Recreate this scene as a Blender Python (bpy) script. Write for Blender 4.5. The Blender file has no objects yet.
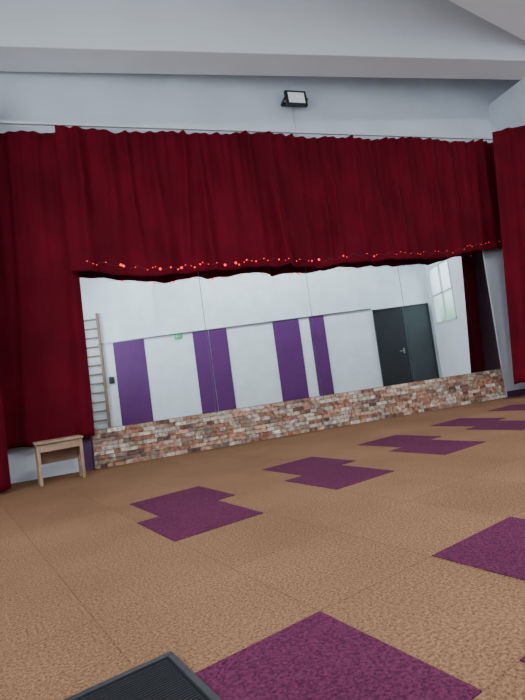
import bpy, bmesh, math, random
from mathutils import Vector, Matrix
random.seed(7)
S=bpy.context.scene
# ---------------------------------------------------------------- frames
PH=math.radians(-16.08); CP,SP=math.cos(PH),math.sin(PH)
def Wf(x,y,z=0): return (CP*x-SP*y, SP*x+CP*y, z)      # mirror-wall frame -> world (room) frame
def Tf(x,y,z=0): return (x,y,z)
# ---------------------------------------------------------------- helpers
def link(o,parent=None):
    S.collection.objects.link(o)
    if parent is not None: o.parent=parent
    return o
def empty(name):
    e=bpy.data.objects.new(name,None); e.empty_display_size=.2; S.collection.objects.link(e); return e
def unrot(v): return (CP*v[0]+SP*v[1], -SP*v[0]+CP*v[1], v[2])
class MB:
    def __init__(s): s.v=[];s.f=[];s.m=[];s.c=[];s.w=False
    def hexa(s,pts,mi=0,col=None):
        b=len(s.v); s.v+=pts
        for q in ((0,3,2,1),(4,5,6,7),(0,1,5,4),(1,2,6,5),(2,3,7,6),(3,0,4,7)):
            s.f.append(tuple(b+i for i in q)); s.m.append(mi); s.c.append(col)
    def box(s,x0,x1,y0,y1,z0,z1,fr=Tf,mi=0,col=None):
        if fr is not Tf: s.w=True
        P=[fr(x,y,z) for z in (z0,z1) for x,y in ((x0,y0),(x1,y0),(x1,y1),(x0,y1))]
        s.hexa(P,mi,col)
    def cyl(s,p,q,r,n=10,mi=0):
        p=Vector(p);q=Vector(q);d=(q-p).normalized(); a=d.orthogonal().normalized(); b=d.cross(a)
        k=len(s.v)
        for e in (p,q):
            for i in range(n):
                t=2*math.pi*i/n; s.v.append(tuple(e+a*math.cos(t)*r+b*math.sin(t)*r))
        for i in range(n):
            j=(i+1)%n; s.f.append((k+i,k+j,k+n+j,k+n+i)); s.m.append(mi); s.c.append(None)
        s.f.append(tuple(k+i for i in reversed(range(n)))); s.m.append(mi); s.c.append(None)
        s.f.append(tuple(k+n+i for i in range(n))); s.m.append(mi); s.c.append(None)
    def make(s,name,mats,parent=None,bevel=0,smooth=False,colors=False):
        vs=[unrot(v) for v in s.v] if s.w else s.v
        me=bpy.data.meshes.new(name); me.from_pydata(vs,[],s.f); me.update()
        if not isinstance(mats,(list,tuple)): mats=[mats]
        for m in mats: me.materials.append(m)
        for p,mi in zip(me.polygons,s.m): p.material_index=mi; p.use_smooth=smooth
        if colors:
            ca=me.color_attributes.new('Col','FLOAT_COLOR','CORNER')
            for p,c in zip(me.polygons,s.c):
                for li in p.loop_indices: ca.data[li].color=(*(c or (1,1,1)),1)
        o=link(bpy.data.objects.new(name,me),parent)
        if s.w: o.rotation_euler=(0,0,PH)
        if bevel:
            b=o.modifiers.new('bevel','BEVEL'); b.width=bevel; b.segments=2; b.limit_method='ANGLE'
        return o
def mat(name,col,rough=.6,metal=0,noise=None,bump=None,sheen=0,spec=.5,emis=None):
    m=bpy.data.materials.new(name); m.use_nodes=True; nt=m.node_tree; N=nt.nodes; L=nt.links
    b=N['Principled BSDF']; b.inputs['Base Color'].default_value=(*col,1); b.inputs['Roughness'].default_value=rough
    b.inputs['Metallic'].default_value=metal; b.inputs['Specular IOR Level'].default_value=spec
    if sheen: b.inputs['Sheen Weight'].default_value=sheen; b.inputs['Sheen Roughness'].default_value=.4
    if emis: b.inputs['Emission Color'].default_value=(*emis[0],1); b.inputs['Emission Strength'].default_value=emis[1]
    tc=N.new('ShaderNodeTexCoord')
    if noise:
        sc,amt=noise
        t=N.new('ShaderNodeTexNoise'); t.inputs['Scale'].default_value=sc; t.inputs['Detail'].default_value=5
        L.new(tc.outputs['Object'],t.inputs['Vector'])
        r=N.new('ShaderNodeMapRange'); r.inputs[1].default_value=.3; r.inputs[2].default_value=.7; r.inputs[3].default_value=1-amt; r.inputs[4].default_value=1+amt
        L.new(t.outputs[0],r.inputs[0])
        v=N.new('ShaderNodeVectorMath'); v.operation='SCALE'; v.inputs[0].default_value=col; L.new(r.outputs[0],v.inputs['Scale']); L.new(v.outputs[0],b.inputs['Base Color'])
    if bump:
        sc,st=bump
        t=N.new('ShaderNodeTexNoise'); t.inputs['Scale'].default_value=sc; t.inputs['Detail'].default_value=4; L.new(tc.outputs['Object'],t.inputs['Vector'])
        bp=N.new('ShaderNodeBump'); bp.inputs['Strength'].default_value=st; bp.inputs['Distance'].default_value=.01; L.new(t.outputs[0],bp.inputs['Height']); L.new(bp.outputs[0],b.inputs['Normal'])
    return m
def carpet(name,c1,c2,seams=False):
    m=bpy.data.materials.new(name); m.use_nodes=True; nt=m.node_tree; N=nt.nodes; L=nt.links
    b=N['Principled BSDF']; b.inputs['Roughness'].default_value=.95; b.inputs['Specular IOR Level'].default_value=.1
    tc=N.new('ShaderNodeTexCoord')
    a=N.new('ShaderNodeTexNoise'); a.inputs['Scale'].default_value=75; a.inputs['Detail'].default_value=6; a.inputs['Roughness'].default_value=.85
    L.new(tc.outputs['Object'],a.inputs['Vector'])
    cr=N.new('ShaderNodeValToRGB'); cr.color_ramp.elements[0].position=.38; cr.color_ramp.elements[1].position=.62
    cr.color_ramp.elements[0].color=(*c1,1); cr.color_ramp.elements[1].color=(*c2,1)
    L.new(a.outputs[0],cr.inputs[0])
    n2=N.new('ShaderNodeTexNoise'); n2.inputs['Scale'].default_value=1.3; n2.inputs['Detail'].default_value=3; L.new(tc.outputs['Object'],n2.inputs['Vector'])
    r=N.new('ShaderNodeMapRange'); r.inputs[1].default_value=.3;r.inputs[2].default_value=.7;r.inputs[3].default_value=.9;r.inputs[4].default_value=1.1; L.new(n2.outputs[0],r.inputs[0])
    v=N.new('ShaderNodeVectorMath'); v.operation='SCALE'; L.new(cr.outputs[0],v.inputs[0]); L.new(r.outputs[0],v.inputs['Scale'])
    last=v.outputs[0]
    if seams:
        mp=N.new('ShaderNodeMapping'); mp.inputs['Location'].default_value=(-.54+7.35,-.96+7.425*2,0); L.new(tc.outputs['Object'],mp.inputs['Vector'])
        br=N.new('ShaderNodeTexBrick'); br.offset=0; br.inputs['Scale'].default_value=1; br.inputs['Brick Width'].default_value=.735; br.inputs['Row Height'].default_value=.7425
        br.inputs['Mortar Size'].default_value=.0035; br.inputs['Mortar Smooth'].default_value=.3; br.inputs['Color1'].default_value=(1,1,1,1); br.inputs['Color2'].default_value=(.9,.9,.9,1); br.inputs['Mortar'].default_value=(.7,.68,.66,1)
        L.new(mp.outputs[0],br.inputs['Vector'])
        mu=N.new('ShaderNodeVectorMath'); mu.operation='MULTIPLY'; L.new(last,mu.inputs[0]); L.new(br.outputs[0],mu.inputs[1]); last=mu.outputs[0]
    L.new(last,b.inputs['Base Color'])
    bp=N.new('ShaderNodeBump'); bp.inputs['Strength'].default_value=.2; bp.inputs['Distance'].default_value=.005; L.new(a.outputs[0],bp.inputs['Height']); L.new(bp.outputs[0],b.inputs['Normal'])
    return m
def velvet(name,col):
    m=bpy.data.materials.new(name); m.use_nodes=True; nt=m.node_tree; N=nt.nodes; L=nt.links
    b=N['Principled BSDF']; b.inputs['Roughness'].default_value=.8; b.inputs['Specular IOR Level'].default_value=.08
    b.inputs['Sheen Weight'].default_value=.35; b.inputs['Sheen Roughness'].default_value=.3; b.inputs['Sheen Tint'].default_value=(.9,.09,.13,1)
    tc=N.new('ShaderNodeTexCoord'); mp=N.new('ShaderNodeMapping'); mp.inputs['Scale'].default_value=(1,1,.6); L.new(tc.outputs['Object'],mp.inputs['Vector'])
    t=N.new('ShaderNodeTexNoise'); t.inputs['Scale'].default_value=2.2; t.inputs['Detail'].default_value=4; L.new(mp.outputs[0],t.inputs['Vector'])
    cr=N.new('ShaderNodeValToRGB'); cr.color_ramp.elements[0].position=.3; cr.color_ramp.elements[1].position=.7
    cr.color_ramp.elements[0].color=(*[c*.75 for c in col],1); cr.color_ramp.elements[1].color=(*[c*1.25 for c in col],1)
    L.new(t.outputs[0],cr.inputs[0]); L.new(cr.outputs[0],b.inputs['Base Color'])
    t2=N.new('ShaderNodeTexNoise'); t2.inputs['Scale'].default_value=4; t2.inputs['Detail'].default_value=4; t2.inputs['Distortion'].default_value=.6; L.new(mp.outputs[0],t2.inputs['Vector'])
    bp=N.new('ShaderNodeBump'); bp.inputs['Strength'].default_value=.6; bp.inputs['Distance'].default_value=.05; L.new(t2.outputs[0],bp.inputs['Height']); L.new(bp.outputs[0],b.inputs['Normal'])
    return m
M_wall=mat('plaster_white',(.62,.66,.74),.7,noise=(1.5,.05),bump=(25,.25))
M_side=mat('plaster_side',(.66,.70,.75),.7,noise=(1.5,.04),bump=(25,.25))
M_back=mat('panel_white',(.76,.85,.90),.6,noise=(2.2,.06),bump=(14,.4))
M_ceil=mat('ceiling_paint',(.78,.80,.84),.8,noise=(.8,.04),bump=(12,.2))
M_beam=mat('beam_paint',(.72,.73,.77),.8,noise=(.8,.04),bump=(12,.2))
M_floor=carpet('carpet_tan',(.080,.037,.018),(.36,.195,.108),True)
M_purp=carpet('carpet_purple',(.036,.006,.020),(.15,.030,.080))
M_curt=velvet('velvet_red',(.092,.002,.0085))
M_mir=mat('mirror_glass',(.88,.97,1.0),.005,metal=1)
M_edge=mat('mirror_edge',(.10,.12,.13),.4,noise=(5,.1))
M_stripe=mat('purple_panel',(.105,.018,.14),.55,noise=(3,.08))
M_mauve=mat('mauve_paint',(.24,.14,.18),.7,noise=(2,.05))
M_door=mat('door_dark_grey',(.04,.05,.055),.45,noise=(3,.1))
M_door2=mat('door_charcoal',(.02,.022,.025),.4,noise=(3,.1))
M_metal=mat('brushed_metal',(.35,.35,.36),.3,metal=1,noise=(20,.1))
M_wood=mat('beige_wood',(.34,.22,.14),.55,noise=(7,.2))
M_woodl=mat('bar_wood',(.24,.16,.10),.5,noise=(7,.1))
M_black=mat('black_plastic',(.012,.012,.014),.45,noise=(30,.15))
M_rub=mat('black_rubber',(.010,.010,.013),.5,noise=(40,.2))
M_rim=mat('grey_rubber_rim',(.035,.035,.04),.45,noise=(40,.15))
M_white=mat('white_pvc',(.6,.62,.66),.35,noise=(4,.03))
M_green=mat('green_sign',(.01,.35,.12),.4,noise=(30,.05),emis=((.02,.6,.25),.3))
M_lamp=mat('floodlight_glass',(.8,.82,.85),.25,noise=(30,.04),emis=((.9,.95,1),.15))
M_led=mat('red_led',(.8,.02,.02),.4,noise=(5,.05),emis=((1,.03,.02),3))
M_diff=mat('fill_lamp_diffuser',(.9,.9,.9),.4,noise=(10,.02),emis=((.95,.98,1),3))  # glowing face of the added ceiling lamps
M_purpb=mat('baseboard_purple',(.08,.025,.10),.5,noise=(5,.1))
# ---------------------------------------------------------------- room shell
D=7.83; X0,X1,Y0=-2.0,11.4,-2.8; ZC=7.6
f=MB(); f.box(X0-.2,X1+.2,Y0-.2,9.1,-.1,0); f.make('floor',M_floor)
c=MB(); c.box(X0-.2,X1+.2,Y0-.2,9.1,ZC,ZC+.15); c.make('ceiling',M_ceil)
w=MB(); w.box(-4.6,9.85,D+.06,D+.26,0,ZC,Wf); w.make('wall_front',M_wall)
w=MB(); w.box(X0-.2,X1+.2,Y0-.2,Y0,0,ZC); w.make('wall_back',M_back)
def wall_open(name,x0,x1,y0,y1,ops,m):
    w=MB(); ys=y0
    for (a,b,z0,z1) in ops:
        w.box(x0,x1,ys,a,0,ZC); w.box(x0,x1,a,b,0,z0); w.box(x0,x1,a,b,z1,ZC); ys=b
    w.box(x0,x1,ys,y1,0,ZC); w.make(name,m)
opsR=[(-2.5,-.75,2.12,4.2)]
opsL=[(-1.6,1.2,2.2,4.6),(2.4,5.2,2.2,4.6)]  # left openings are added, out of view, to let in side light
wall_open('wall_right',X1,X1+.2,Y0,4.95,opsR,M_side)
wall_open('wall_left',X0-.2,X0,Y0,8.8,opsL,M_side)
def window(name,xm,a,b,z0,z1,nx=2,nz=2):
    w=MB(); t=.07
    w.box(xm-.04,xm+.04,a,a+t,z0,z1);w.box(xm-.04,xm+.04,b-t,b,z0,z1);w.box(xm-.04,xm+.04,a,b,z0,z0+t);w.box(xm-.04,xm+.04,a,b,z1-t,z1)
    for i in range(1,nx): y=a+(b-a)*i/nx; w.box(xm-.03,xm+.03,y-.04,y+.04,z0,z1)
    for i in range(1,nz): z=z0+(z1-z0)*i/nz; w.box(xm-.03,xm+.03,a,b,z-.035,z+.035)
    return w.make(name,M_white,bevel=.006)
window('window_1',X1+.02,*opsR[0],2,2)
window('added_window_2',X0-.1,*opsL[0],3,2)  # unseen window, added for side light from the left
window('added_window_3',X0-.1,*opsL[1],3,2)  # second added window, out of view, side light on the curtains
# beam across stage (slightly skewed to the mirror wall)
bm=MB(); k=-.081
def yb(x): return 7.70+k*(x)
b0,b1=-4.6,9.6
P=[Wf(b0,yb(b0)-.57,6.1),Wf(b1,yb(b1)-.57,6.1),Wf(b1,yb(b1),6.1),Wf(b0,yb(b0),6.1)]
P+= [(p[0],p[1],ZC) for p in P]
bm.hexa(P); bm.make('ceiling_beam_stage',M_beam,bevel=.015)
bm=MB(); bm.box(X0,X1,2.6,3.92,6.3,ZC); bm.make('ceiling_beam_cross',M_ceil,bevel=.015)
# side wing
w=MB(); w.box(8.3,8.6,6.35,D+.06,0,4.9,Wf,0); w.box(8.3,8.6,6.9,D+.06,4.9,6.1,Wf,1); w.make('wall_wing',[M_mauve,M_wall])
# baseboards
b=MB(); b.box(7.5,8.3,D+.03,D+.06,0,.11,Wf); b.make('baseboard_front',M_purpb,bevel=.004)
b=MB(); b.box(-.42,-.28,D+.02,D+.058,0,.56,Wf); b.make('trim_2',M_purpb,bevel=.004)
# ---------------------------------------------------------------- brick plinth
B=MB()
B.box(-.27,7.47,D+.0,D+.058,0,.575,Wf,0,(.24,.17,.14))
cols=[(.42,.20,.13),(.36,.16,.10),(.60,.50,.40),(.66,.58,.49),(.50,.35,.25),(.28,.19,.15),(.54,.31,.21),(.46,.24,.16),(.52,.43,.35),(.20,.10,.08),(.60,.44,.32),(.48,.28,.20)]
rows=9; rh=.575/rows
for r in range(rows):
    x=-.27+(-.1*random.random()); 
    while x<7.46:
        l=random.uniform(.08,.27); xa=max(x,-.27)+.005; xb=min(x+l,7.47)-.005
        if xb-xa>.02:
            cc=random.choice(cols); j=random.uniform(.62,1.05); cc=tuple(v*j for v in cc)
            B.box(xa,xb,D-random.uniform(.004,.022),D+.02,r*rh+.006,(r+1)*rh-.004,Wf,0,cc)
        x+=l
M_brick=mat('brick_multi',(.5,.3,.2),.85,bump=(40,.8))
nt=M_brick.node_tree; N=nt.nodes; L=nt.links
at=N.new('ShaderNodeAttribute'); at.attribute_name='Col'; nz=N.new('ShaderNodeTexNoise'); nz.inputs['Scale'].default_value=16; nz.inputs['Detail'].default_value=5
tc=N.new('ShaderNodeTexCoord'); L.new(tc.outputs['Object'],nz.inputs['Vector'])
mr=N.new('ShaderNodeMapRange'); mr.inputs[1].default_value=.35; mr.inputs[2].default_value=.65; mr.inputs[3].default_value=.5; mr.inputs[4].default_value=1.4; L.new(nz.outputs[0],mr.inputs[0])
vm=N.new('ShaderNodeVectorMath'); vm.operation='SCALE'; L.new(at.outputs['Color'],vm.inputs[0]); L.new(mr.outputs[0],vm.inputs['Scale']); L.new(vm.outputs[0],N['Principled BSDF'].inputs['Base Color'])
B.make('brick_plinth',M_brick,colors=True)
# ---------------------------------------------------------------- mirror
root=empty('wall_mirror')
sx=[-.26,1.65,3.56,5.45,7.47]
for i in range(4):
    p=MB(); p.box(sx[i]+.004,sx[i+1]-.004,D+.0,D+.012,.58,3.25,Wf); p.make('pane_%d'%(i+1),M_mir,root)
p=MB(); p.box(-.265,7.475,D+.012,D+.058,.58,3.26,Wf); p.make('backing_board',M_edge,root)
p=MB(); p.box(7.475,7.50,D-.01,D+.058,0,3.26,Wf); p.make('edge_strip',M_white,root)
# ---------------------------------------------------------------- carpet tiles
T=MB()
for xf,xb in zip((1.26,2.73,4.21,5.68,7.15),(1.45,2.96,4.45,5.93,7.42)):
    T.box(xf,xf+.725,3.19,3.93,0,.004); T.box(xb,xb+.725,3.93,4.67,0,.004)
for x in (.54,2.02): T.box(x,x+.73,.96,1.70,0,.004)
for x in (1.48,2.95): T.box(x,x+.73,.22,.96,0,.004)
T.make('purple_carpet_tiles',M_purp)
# ---------------------------------------------------------------- curtains
def curtain(name,pts,zt,zbf,nfold,amp,seed,mat_=M_curt,topamp=.4,nz=56,ppm=70,lean=0):
    rnd=random.Random(seed)
    seg=[]; tot=0
    for a,b in zip(pts,pts[1:]):
        l=math.hypot(b[0]-a[0],b[1]-a[1]); seg.append((a,b,tot,l)); tot+=l
    nx=int(tot*ppm)+2
    # irregular set of individual folds
    folds=[]; s=-.2
    while s<tot+.2:
        folds.append((s,rnd.uniform(.35,1.0),rnd.uniform(.035,.085),rnd.uniform(-.12,.12),rnd.uniform(0,6.28),rnd.random()))
        s+=rnd.uniform(.45,1.5)/nfold
    ph=[rnd.uniform(0,6.28) for _ in range(12)]
    v=[];F=[]
    for iz in range(nz):
        tz=iz/(nz-1)  # 0 top
        for ix in range(nx):
            s=tot*ix/(nx-1)
            for (a,b,s0,l) in seg:
                if s<=s0+l+1e-6: break
            u=(s-s0)/l; dx,dy=(b[0]-a[0])/l,(b[1]-a[1])/l
            x=a[0]+(b[0]-a[0])*u+lean*tz; y=a[1]+(b[1]-a[1])*u
            zb=zbf(s/tot); sag=.02*math.sin(s*4+ph[0])+.012*math.sin(s*11+ph[1])
            z=zt+sag*(1-tz)+(zb-zt)*tz
            g=0
            for (c0,h,wd,dr,pp,kk) in folds:
                c1=c0+dr*tz+.03*math.sin(tz*3+pp)
                q=(s-c1)/(wd*(1+.9*tz))
                if abs(q)<3.2:
                    grow=(1-kk*.9*tz) if kk>.5 else (.35+.65*min(1,tz*1.8))
                    g+=h*grow*math.exp(-q*q)
            w3=math.sin(2*math.pi*5.2*s+ph[8]+2*math.sin(s*2+ph[9]))
            off=-amp*(g-.5)*(topamp+(1-topamp)*min(1,.3+tz*1.2))+amp*.14*w3*(1-min(1,tz*1.4))
            off+=amp*.15*math.sin(tz*6+s*2.2+ph[11])*math.sin(s*3+tz*4)*tz + .2*amp*math.sin(s*1.9+ph[4]+tz)
            v.append((x-dy*off,y+dx*off,z))
    for iz in range(nz-1):
        for ix in range(nx-1):
            a=iz*nx+ix; F.append((a,a+nx,a+nx+1,a+1))
    me=bpy.data.meshes.new(name); me.from_pydata(v,[],F); me.materials.append(mat_)
    for p in me.polygons: p.use_smooth=True
    o=link(bpy.data.objects.new(name,me)); o.rotation_euler=(0,0,PH); so=o.modifiers.new('thick','SOLIDIFY'); so.thickness=.006
    return o
def hemz(t):
    e=2.83+.09*max(0,1-t/.14)+.13*max(0,(t-.75)/.25)
    return e+.010*math.sin(t*60)+.022*math.sin(t*21+1)+.012*math.sin(t*37)+.005*math.sin(t*140)
curtain('valance_curtain',[(-.29,7.57),(8.0,7.57)],5.15,hemz,3.2,.16,3)
curtain('side_curtain',[(-2.6,7.74),(-.16,7.74)],5.14,lambda t:.47+.03*math.sin(t*14),3.2,.10,5,lean=-.06)
curtain('side_curtain',[(-2.4,6.5),(-1.25,7.0)],5.3,lambda t:.04+.01*math.sin(t*20),4,.08,9)
curtain('side_curtain',[(7.64,7.28),(8.1,7.10),(8.6,6.3)],5.17,lambda t:.28+.02*math.sin(t*15),4.,.10,12,lean=-.46)
r=MB(); r.box(-2.6,8.2,7.60,7.64,5.20,5.24,Wf); r.box(8.15,8.19,7.64,D+.058,5.2,5.24,Wf); r.box(-2.6,-2.56,7.64,D+.058,5.2,5.24,Wf); r.box(3,3.04,7.64,D+.058,5.2,5.24,Wf)
r.make('curtain_rail',M_white)
# fairy lights along hem
LT=MB(); LT.w=True; prev=None
random.seed(21)
n=120
ico=bmesh.new(); bmesh.ops.create_icosphere(ico,subdivisions=1,radius=1); iv=[v.co.copy() for v in ico.verts]; iff=[[v.index for v in fc.verts] for fc in ico.faces]; ico.free()
for i in range(n):
    t=(i+random.uniform(-.3,.3))/n*.97+.01; x=-.2+t*8.1; z=hemz(t)+.05+.025*math.sin(i*1.7)
    p=Vector(Wf(x,7.36,z))
    if prev is not None: LT.cyl(prev,p,.0025,5,1)
    prev=p
    if random.random()<.5:
        k=len(LT.v); rr=random.choice((.008,.009,.014,.022)) if t<.62 else .007
        LT.v+=[tuple(p+q*rr) for q in iv]
        for q in iff: LT.f.append(tuple(k+j for j in q)); LT.m.append(0); LT.c.append(None)
LT.make('red_fairy_lights',[M_led,M_black],smooth=True)
# ---------------------------------------------------------------- floodlight
root=empty('led_floodlight')
cx,cz=3.77,5.87
Rm=Matrix.Rotation(math.radians(-6),3,'X')
def FLf(x,y,z):
    q=Rm@Vector((x,y,z)); return Wf(cx+q.x,7.68+q.y,cz+q.z)
h=MB(); h.box(-.20,.20,-.035,.03,-.145,.145,FLf); 
for i in range(7): h.box(-.17+i*.05,-.155+i*.05,.03,.06,-.10,.10,FLf)
h.make('housing',M_black,root,bevel=.008)
h=MB(); h.box(-.155,.155,-.041,-.034,-.10,.10,FLf); h.make('glass_front',M_lamp,root)
h=MB(); h.box(-.225,-.205,-.02,.14,-.02,.02,FLf); h.box(.205,.225,-.02,.14,-.02,.02,FLf); h.box(-.225,.225,.12,.19,-.02,.02,FLf); h.make('bracket',M_black,root)
h=MB(); h.w=True; h.cyl(Wf(cx,D+.045,cz-.05),Wf(cx+.03,D+.045,5.26),.012); h.make('cable',M_white,root)
# ---------------------------------------------------------------- stool
def stool(px,py,ba):
    root=empty('wooden_stool')
    def BF(x,y,z):
        return Wf(px+math.cos(ba)*x-math.sin(ba)*y,py+math.sin(ba)*x+math.cos(ba)*y,z)
    h=MB(); h.box(-.30,.30,-.17,.17,.535,.565,BF); h.make('seat',M_wood,root,bevel=.006)
    for i,(a,b) in enumerate(((-.285,-.245),(.245,.285))):
        h=MB(); h.box(a,b,-.15,-.07,0,.535,BF); h.box(a,b,.07,.15,0,.535,BF); h.box(a,b,-.07,.07,.32,.535,BF); h.box(a,b,-.07,.07,.06,.14,BF); h.make('leg_frame_%d'%(i+1),M_wood,root,bevel=.004)
    h=MB(); h.box(-.245,.245,-.145,-.12,.43,.535,BF); h.box(-.245,.245,.12,.145,.25,.535,BF); h.make('apron',M_wood,root,bevel=.004)
stool(-.68,7.25,math.radians(12))
# ---------------------------------------------------------------- ribbed mat
h=MB(); mx0,mx1,my0,my1=-.05,.67,1.15,1.86
h.box(mx0,mx1,my0,my1,.004,.018,mi=0)
for a in ((mx0,mx1,my0,my0+.025),(mx0,mx1,my1-.025,my1),(mx0,mx0+.025,my0+.025,my1-.025),(mx1-.025,mx1,my0+.025,my1-.025)): h.box(*a,.004,.030,mi=1)
y=my0+.04
while y<my1-.04: h.box(mx0+.035,mx1-.035,y,y+.007,.018,.026,mi=0); y+=.013
h.make('ribbed_rubber_doormat',[M_rub,M_rim],bevel=.002)
# ---------------------------------------------------------------- back wall items (seen in mirror)
for (a,b) in ((-.35,.77),(2.54,3.12),(3.14,3.78),(5.48,6.45),(6.83,7.38)):
    h=MB(); h.box(a,b,Y0,Y0+.025,.0,3.02); h.make('purple_wall_panel',M_stripe,bevel=.004)
h=MB(); h.box(-.9,9.15,Y0,Y0+.035,3.02,3.06); h.make('trim_1',M_metal)
root=empty('wall_bars')
h=MB(); h.box(-1.42,-1.34,Y0+.02,Y0+.14,0,4.15); h.box(-.82,-.74,Y0+.02,Y0+.14,0,4.15); h.make('uprights',M_woodl,root,bevel=.006)
h=MB()
for i in range(12): h.cyl((-1.38,Y0+.09,.3+i*.33),(-.78,Y0+.09,.3+i*.33),.03)
h.make('rungs',M_woodl,root,smooth=False)
root=empty('door_1')
h=MB(); h.box(9.2,9.27,Y0,Y0+.07,0,2.98); h.box(11.22,11.29,Y0,Y0+.07,0,2.98); h.box(9.2,11.29,Y0,Y0+.07,2.92,2.98); h.make('frame',M_door2,root)
h=MB(); h.box(9.27,10.26,Y0,Y0+.05,0,2.92); h.make('leaf_left',M_door2,root,bevel=.004)
h=MB(); h.box(10.28,11.22,Y0,Y0+.05,0,2.92); h.make('leaf_right',M_door,root,bevel=.004)
h=MB(); h.cyl((10.15,Y0+.05,1.35),(10.15,Y0+.12,1.35),.015); h.cyl((10.15,Y0+.12,1.35),(9.97,Y0+.12,1.35),.015); h.box(10.12,10.18,Y0+.05,Y0+.058,1.25,1.45); h.make('handle',M_metal,root)
h=MB(); h.box(1.88,2.16,Y0,Y0+.03,2.86,3.01,mi=0); h.box(1.93,1.99,Y0+.03,Y0+.034,2.90,2.98,mi=1); h.box(2.02,2.11,Y0+.03,Y0+.034,2.93,2.95,mi=1); h.make('exit_sign',[M_green,M_white],bevel=.003)
h=MB(); h.box(-.62,-.44,Y0,Y0+.06,1.56,1.80); h.cyl((-.52,Y0+.06,1.70),(-.52,Y0+.075,1.70),.03,12); h.box(-.56,-.48,Y0+.06,Y0+.07,1.59,1.64); h.make('wall_intercom',M_black,bevel=.008)
# ---------------------------------------------------------------- lights
def area(name,loc,rot,sx_,sy_,pw,col=(1,1,1)):
    l=bpy.data.lights.new(name,'AREA'); l.shape='RECTANGLE'; l.size=sx_; l.size_y=sy_; l.energy=pw; l.color=col
    o=bpy.data.objects.new(name,l); o.location=loc; o.rotation_euler=rot; S.collection.objects.link(o); return o
for i,(x,y,p) in enumerate(((1.6,-.9,190),(5.0,-.9,190),(8.4,-.9,165),(4.6,1.4,70))):
    root=empty('fill_ceiling_lamp')  # hanging lamps added out of view to brighten room and back wall
    h=MB(); h.box(x-.65,x+.65,y-.2,y+.2,6.98,7.06); h.cyl((x-.5,y,7.06),(x-.5,y,ZC),.008,6); h.cyl((x+.5,y,7.06),(x+.5,y,ZC),.008,6); h.make('housing',M_white,root)
    h=MB(); h.box(x-.6,x+.6,y-.16,y+.16,6.965,6.98); h.make('fill_diffuser',M_diff,root)
    area('fill_ceiling_light',(x,y,6.95),(0,0,0),1.2,.32,p,(.93,.97,1))  # fill light below the added fixture
for i,(a,b,z0,z1) in enumerate(opsL):
    area('window_area_light',(X0-.35,(a+b)/2,(z0+z1)/2),(0,math.radians(-90),0),z1-z0,b-a,(200,280)[i],(.85,.93,1))  # fill lamps behind the added left windows
a,b,z0,z1=opsR[0]; area('window_area_light',(X1+.9,(a+b)/2,(z0+z1)/2+1.4),(0,math.radians(65),0),z1-z0,b-a,120,(.9,.97,1))
W=bpy.data.worlds.new('sky'); S.world=W; W.use_nodes=True; bg=W.node_tree.nodes['Background']
tcw=W.node_tree.nodes.new('ShaderNodeTexCoord'); sp=W.node_tree.nodes.new('ShaderNodeSeparateXYZ'); rp=W.node_tree.nodes.new('ShaderNodeValToRGB')
W.node_tree.links.new(tcw.outputs['Generated'],sp.inputs[0]); W.node_tree.links.new(sp.outputs['Z'],rp.inputs[0]); W.node_tree.links.new(rp.outputs[0],bg.inputs[0])
rp.color_ramp.elements[0].color=(.12,.3,.12,1); rp.color_ramp.elements[0].position=.06; rp.color_ramp.elements[1].color=(.8,.92,1,1); rp.color_ramp.elements[1].position=.14
bg.inputs[1].default_value=2.6
# ---------------------------------------------------------------- camera
F=489.8; pitch,roll,at_=[math.radians(v) for v in (3.371,7.628,55.73)]
hd=Vector((math.cos(at_),math.sin(at_),0)); rt=Vector((math.sin(at_),-math.cos(at_),0)); zz=Vector((0,0,1))
fw=hd*math.cos(pitch)+zz*math.sin(pitch); up=-hd*math.sin(pitch)+zz*math.cos(pitch)
ix=rt*math.cos(roll)-up*math.sin(roll); iy=-rt*math.sin(roll)-up*math.cos(roll)
cam=bpy.data.cameras.new('camera'); cam.sensor_fit='VERTICAL'; cam.sensor_height=24; cam.lens=F/700*24; cam.clip_start=.05
co=bpy.data.objects.new('camera',cam); S.collection.objects.link(co)
R=Matrix((ix,-iy,-fw)).transposed(); co.matrix_world=Matrix.Translation((0,0,1))@R.to_4x4()
S.camera=co
